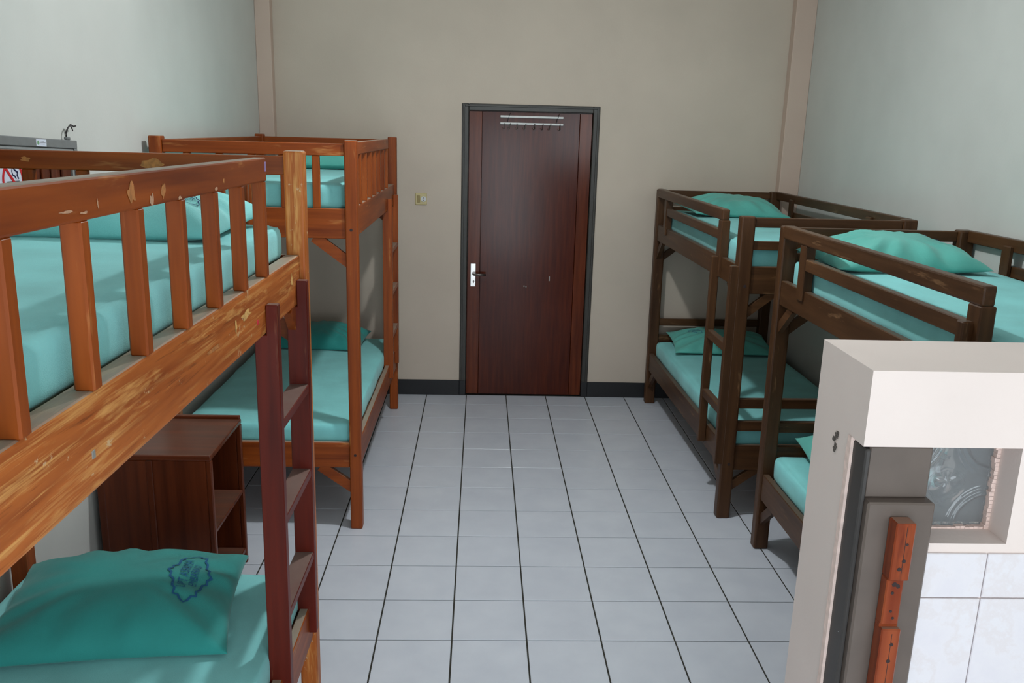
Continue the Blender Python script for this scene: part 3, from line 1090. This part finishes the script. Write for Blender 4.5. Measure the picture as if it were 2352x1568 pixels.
ro, ri = 0.066, 0.054
n_ = 48
ring = []
for k in range(n_):
    a, b_ = 2 * math.pi * k / n_, 2 * math.pi * (k + 1) / n_
    ring.append([(ro * math.cos(a), ro * math.sin(a)), (ro * math.cos(b_), ro * math.sin(b_)), (ri * math.cos(b_), ri * math.sin(b_)), (ri * math.cos(a), ri * math.sin(a))])
sflat('red_ring', ring, M['sign_red'])
sflat('cigarette', [[(-0.038, -0.012), (0.038, -0.012), (0.038, -0.001), (-0.038, -0.001)]], M['sign_grey'], 0.0034)
sflat('smoke', strip2([(0.034, 0.006), (0.026, 0.016), (0.030, 0.026), (0.016, 0.032), (0.008, 0.038), (0.014, 0.050)], 0.006)
      + strip2([(0.018, 0.006), (0.012, 0.014), (0.000, 0.018), (-0.004, 0.030), (0.002, 0.044)], 0.005), M['sign_navy'], 0.0034)
sflat('red_bar', [[(-0.042, 0.034), (-0.034, 0.042), (0.042, -0.034), (0.034, -0.042)]], M['sign_red'], 0.0038)

# ------------------------------------------------------------------ partition wall in the right foreground
PX0, PF, PB, PT = 1.150, -4.50, -4.25, 1.566
GX0, GX1, GZ0, GZ1 = 1.275, 1.472, 1.203, 1.410
PX1 = XR
bm = bmesh.new()
add_box(bm, PX0, PX1, PF, PB, GZ1, PT)            # lintel and coping
add_box(bm, PX0, GX0, PF + 0.058, PB, 0, GZ1)               # left pier behind the jamb
add_box(bm, GX0, GX1, PF, PB, 0, GZ0)                       # under the opening
add_box(bm, GX1, PX1, PF, PB, 0, GZ1)                       # right of the opening
part = struct(link('wall_partition', bm, M['partition']), 'pinkish white half height partition wall in the right foreground')
# chipped plaster edge along the rebate
bm = bmesh.new()
k = 26
prev = None
for q in range(k + 1):
    z = 0.02 + (GZ1 - 0.02) * q / k
    d = 0.006 + 0.004 * noise.noise(Vector((q * 0.9, 3, 0)))
    ring_ = [bm.verts.new((PX0 - 0.0015, PF + 0.058 + d * 2.2, z)), bm.verts.new((PX0 - 0.0015, PF + 0.058 - d * 0.6, z)), bm.verts.new((PX0 + 0.010, PF + 0.056 - d * 0.6, z))]
    if prev:
        for a in range(2):
            bm.faces.new([prev[a], prev[a + 1], ring_[a + 1], ring_[a]])
    prev = ring_
link('chipped_edge', bm, M['pale_edge'], part)
bm = bmesh.new()
for q in range(9):
    yy, zz = PF + 0.130 + random.uniform(-.006, .006), 1.395 - q * 0.0055
    add_box(bm, PX0 - 0.0012, PX0 + 0.001, yy - random.uniform(.004, .011), yy + random.uniform(.004, .011), zz - 0.0022, zz + 0.0022)
link('scuff_mark', bm, M['scuff'], part)
# ragged mortar around the glass
bm = bmesh.new()
for q in range(22):
    z = GZ0 + (GZ1 - GZ0) * (q + 0.5) / 22
    w_ = 0.006 + 0.008 * abs(noise.noise(Vector((q * 0.7, 1.7, 0))))
    add_box(bm, GX1 - w_, GX1, PF + 0.066, PF + 0.090, z - 0.005, z + 0.005)
for q in range(20):
    x = GX0 + (GX1 - GX0) * (q + 0.5) / 20
    w_ = 0.002 + 0.008 * abs(noise.noise(Vector((q * 0.6, 7.7, 0)))) * (1 if q > 12 else 0.3)
    add_box(bm, x - 0.0052, x + 0.0052, PF + 0.068, PF + 0.090, GZ0, GZ0 + w_)
link('mortar', bm, M['pale_edge'], part)
# ceramic tiles below the opening
TX = [1.298, 1.4350, 1.6350, 1.8350, 2.0350, 2.2350, 2.4350, 2.640]
TZ = [1.184, 1.082, 0.832, 0.582, 0.332, 0.082]
for a in range(len(TX) - 1):
    for c_ in range(len(TZ) - 1):
        bm = bmesh.new()
        w_, h_ = TX[a + 1] - TX[a] - 0.002, TZ[c_] - TZ[c_ + 1] - 0.0025
        add_box(bm, -w_ / 2, w_ / 2, -0.006, 0.0, -h_ / 2, h_ / 2, 0.0015)
        o = link('wall_tile', bm, M['wall_tile'], part)
        o.location = ((TX[a] + TX[a + 1]) / 2, PF, (TZ[c_] + TZ[c_ + 1]) / 2)

# grey painted jamb standing against the partition end
jamb = bpy.data.objects.new('trim_4', None)
COL.objects.link(jamb)
jamb.location = (1.22, PF, 0)
struct(jamb, 'grey brown painted door jamb at the end of the partition wall')


def jbox(name, x0, x1, y0, y1, z0, z1, mat, **k):
    o = box(name, x0, x1, y0, y1, z0, z1, mat, None, **k)
    o.location = o.location - jamb.location
    o.parent = jamb
    return o


jbox('jamb_top', 1.166, 1.294, PF + 0.004, PF + 0.058, 1.300, 1.409, M['jamb_paint'])
jbox('jamb_shaft', 1.164, 1.301, PF - 0.022, PF + 0.058, 0, 1.300, M['jamb_paint'], bev=0.004)
jbox('jamb_side', 1.154, 1.1655, PF - 0.004, PF + 0.056, 0, 1.405, M['jamb_dark'])

# varnished batten screwed to the jamb, with cut-outs
bat = thing('wooden_batten', 'varnished orange wooden batten with screw holes fixed to the grey jamb', 'batten', (1.230, PF - 0.022, 0))


def tbox(name, x0, x1, d, z0, z1):
    return box(name, x0, x1, -d, 0.0, z0, z1, BATTEN, bat, bev=0.0025)


tbox('batten_section', -0.020, 0.020, 0.034, 1.148, 1.272)
tbox('batten_section', -0.020, 0.015, 0.027, 1.046, 1.148)
tbox('batten_section', -0.020, 0.020, 0.034, 0.10, 1.040)
tbox('batten_section', -0.020, 0.018, 0.022, 1.036, 1.050)
for x, z, d, r in ((0.006, 1.228, 0.034, 0.003), (0.004, 1.192, 0.034, 0.0042), (-0.003, 1.174, 0.034, 0.0042), (-0.006, 1.118, 0.027, 0.0035),
                   (-0.004, 1.077, 0.027, 0.003), (0.002, 1.062, 0.027, 0.003), (0.004, 1.006, 0.034, 0.004), (0.002, 0.968, 0.034, 0.0045)):
    bm = bmesh.new()
    tube(bm, [(x, -d - 0.0006, z), (x, -d + 0.004, z)], r, 8)
    link('screw_hole', bm, M['hole'], bat)
bm = bmesh.new()
outl = [(-0.010, 1.138), (-0.004, 1.143), (0.002, 1.139), (0.007, 1.136), (0.008, 1.130), (0.003, 1.128), (-0.001, 1.133), (-0.007, 1.132)]
bm.faces.new([bm.verts.new((x, -0.0274, z)) for x, z in outl])
link('chisel_mark', bm, M['hole'], bat)
for z0, z1 in ((1.165, 1.265), (0.62, 1.03)):
    bm = bmesh.new()
    add_box(bm, 0.0015, 0.0026, -0.0343, -0.030, z0, z1)
    link('grain_crack', bm, M['hole'], bat)

# glass block: a shell with pressed ribs
gb = thing('glass_block', 'patterned clear glass block set in the partition wall', 'glass block', ((GX0 + GX1) / 2, PF + 0.08, GZ0))
gw, gh = (GX1 - GX0) / 2 - 0.002, (GZ1 - GZ0) - 0.004
bm = bmesh.new()
N = 64


def relief(x, z):
    u, v_ = x / gw, (z - gh / 2) / (gh / 2)
    h = 0.0
    for cx_, cz_ in ((-1, -1), (1, -1), (-1, 1), (1, 1)):
        d = math.hypot(u - cx_, v_ - cz_)
        h += 0.006 * math.exp(-((d - 0.74) / 0.045) ** 2) + 0.004 * math.exp(-((d - 0.86) / 0.035) ** 2)
    r_ = math.hypot(u, v_)
    h += 0.005 * max(0.0, 1 - r_ / 0.6) ** 1.5 * (0.6 + 0.4 * math.cos(4 * math.atan2(v_, u)))
    h += 0.0012 * noise.noise(Vector((u * 4, v_ * 4, 2.0)))
    return h


for yb_, sgn in ((0.0, -1), (0.150, 1)):
    vg = [[bm.verts.new((-gw + 2 * gw * i / N, yb_ + sgn * relief(-gw + 2 * gw * i / N, gh * k / N), 0.002 + gh * k / N)) for k in range(N + 1)] for i in range(N + 1)]
    for i in range(N):
        for k in range(N):
            q = [vg[i][k], vg[i + 1][k], vg[i + 1][k + 1], vg[i][k + 1]]
            bm.faces.new(q if sgn < 0 else q[::-1])
    vin = [[bm.verts.new((-gw + 0.006 + 2 * (gw - 0.006) * i / 2, yb_ - sgn * 0.008, 0.008 + (gh - 0.012) * k / 2)) for k in range(3)] for i in range(3)]
    for i in range(2):
        for k in range(2):
            q = [vin[i][k], vin[i + 1][k], vin[i + 1][k + 1], vin[i][k + 1]]
            bm.faces.new(q[::-1] if sgn < 0 else q)
    if sgn < 0:
        f_out, f_in = vg, vin
    else:
        b_out, b_in = vg, vin
rim = lambda g: [g[i][0] for i in range(len(g))] + [g[-1][k] for k in range(1, len(g))] + [g[i][-1] for i in range(len(g) - 2, -1, -1)] + [g[0][k] for k in range(len(g) - 2, 0, -1)]
for A, Bq, fl in ((rim(f_out), rim(b_out), False), (rim(f_in), rim(b_in), True)):
    for i in range(len(A)):
        q = [A[i], Bq[i], Bq[(i + 1) % len(A)], A[(i + 1) % len(A)]]
        bm.faces.new(q if not fl else q[::-1])
link('glass_shell', bm, M['glass'], gb, smooth=True)

# ------------------------------------------------------------------ small marks on the near bunk
near = [o for o in bpy.data.objects if o.name == 'bunk_bed'][0]


def near_mark(name, y, z, w_, h_, mat, x=-0.0170):
    bm_ = bmesh.new()
    add_box(bm_, x - 0.0008, x + 0.0012, -w_ / 2, w_ / 2, -h_ / 2, h_ / 2, 0.0003)
    link(name, bm_, mat, near, (0, y - L1_Y0, z))


near_mark('screw_head', -4.93, 1.520, 0.010, 0.012, M['putty'])
near_mark('sticker', -4.00, 1.512, 0.012, 0.012, M['red_sticker'])
near_mark('crayon_mark', -3.885, 1.884, 0.014, 0.024, M['lilac'], -0.0120)


def blotch(y, z, w_, h_, mat, face='guard', seed=0.0):
    """a thin irregular patch where the varnish has gone, on the face of a board of the near bunk"""
    bm_ = bmesh.new()
    pts = []
    for q in range(22):
        a_ = 2 * math.pi * q / 22
        r_ = 0.72 + 0.55 * noise.noise(Vector((math.cos(a_) * 1.6 + seed, math.sin(a_) * 1.6, seed * 1.7)))
        pts.append((r_ * math.cos(a_) * w_ / 2, r_ * math.sin(a_) * h_ / 2))
    yl = y - L1_Y0
    zl = z - L1_P.z + yl * math.tan(L1_T)
    if face == 'end':      # outer face of the far top rail, towards the viewer; y is then an x position
        bm_.faces.new([bm_.verts.new((p[0], -0.0007, p[1])) for p in pts])
        loc_ = (y - L1_X, LL - 0.040, z - L1_P.z + LL * math.tan(L1_T))
    else:
        bm_.faces.new([bm_.verts.new((0.0007, p[0], p[1])) for p in pts])
        loc_ = (-0.012 if face == 'guard' else -0.017, yl, zl)
    link('bare_patch', bm_, mat, near, loc_)


OCHRE = flat('bare_ochre_wood', srgb(172, 108, 52), 0.7, 0, 0.25, 90)
PALE = flat('pale_scratch', srgb(188, 142, 110), 0.8, 0, 0.2, 120)
YELLOW = flat('splintered_wood', srgb(206, 156, 88), 0.8, 0, 0.25, 110)
for k_, (y, z, w_, h_, mt_, fc) in enumerate((
        (-4.735, 1.892, 0.045, 0.036, OCHRE, 'guard'), (-4.655, 1.874, 0.020, 0.026, PALE, 'guard'), (-4.600, 1.885, 0.026, 0.040, OCHRE, 'guard'),
        (-4.245, 1.878, 0.010, 0.016, OCHRE, 'guard'), (-4.520, 1.866, 0.030, 0.008, PALE, 'guard'), (-4.30, 1.866, 0.024, 0.010, PALE, 'guard'),
        (-4.955, 1.884, 0.05, 0.005, PALE, 'guard'), (-4.905, 1.878, 0.035, 0.006, PALE, 'guard'), (-4.86, 1.886, 0.006, 0.018, PALE, 'guard'),
        (-4.10, 1.560, 0.10, 0.026, YELLOW, 'board'), (-4.19, 1.552, 0.018, 0.038, YELLOW, 'board'), (-3.60, 1.555, 0.026, 0.050, YELLOW, 'board'),
        (-4.36, 1.545, 0.12, 0.016, OCHRE, 'board'), (-0.585, 1.866, 0.075, 0.036, OCHRE, 'end'), (-0.95, 1.872, 0.045, 0.020, OCHRE, 'end'))):
    blotch(y, z, w_, h_, mt_, fc, k_ * 1.37)
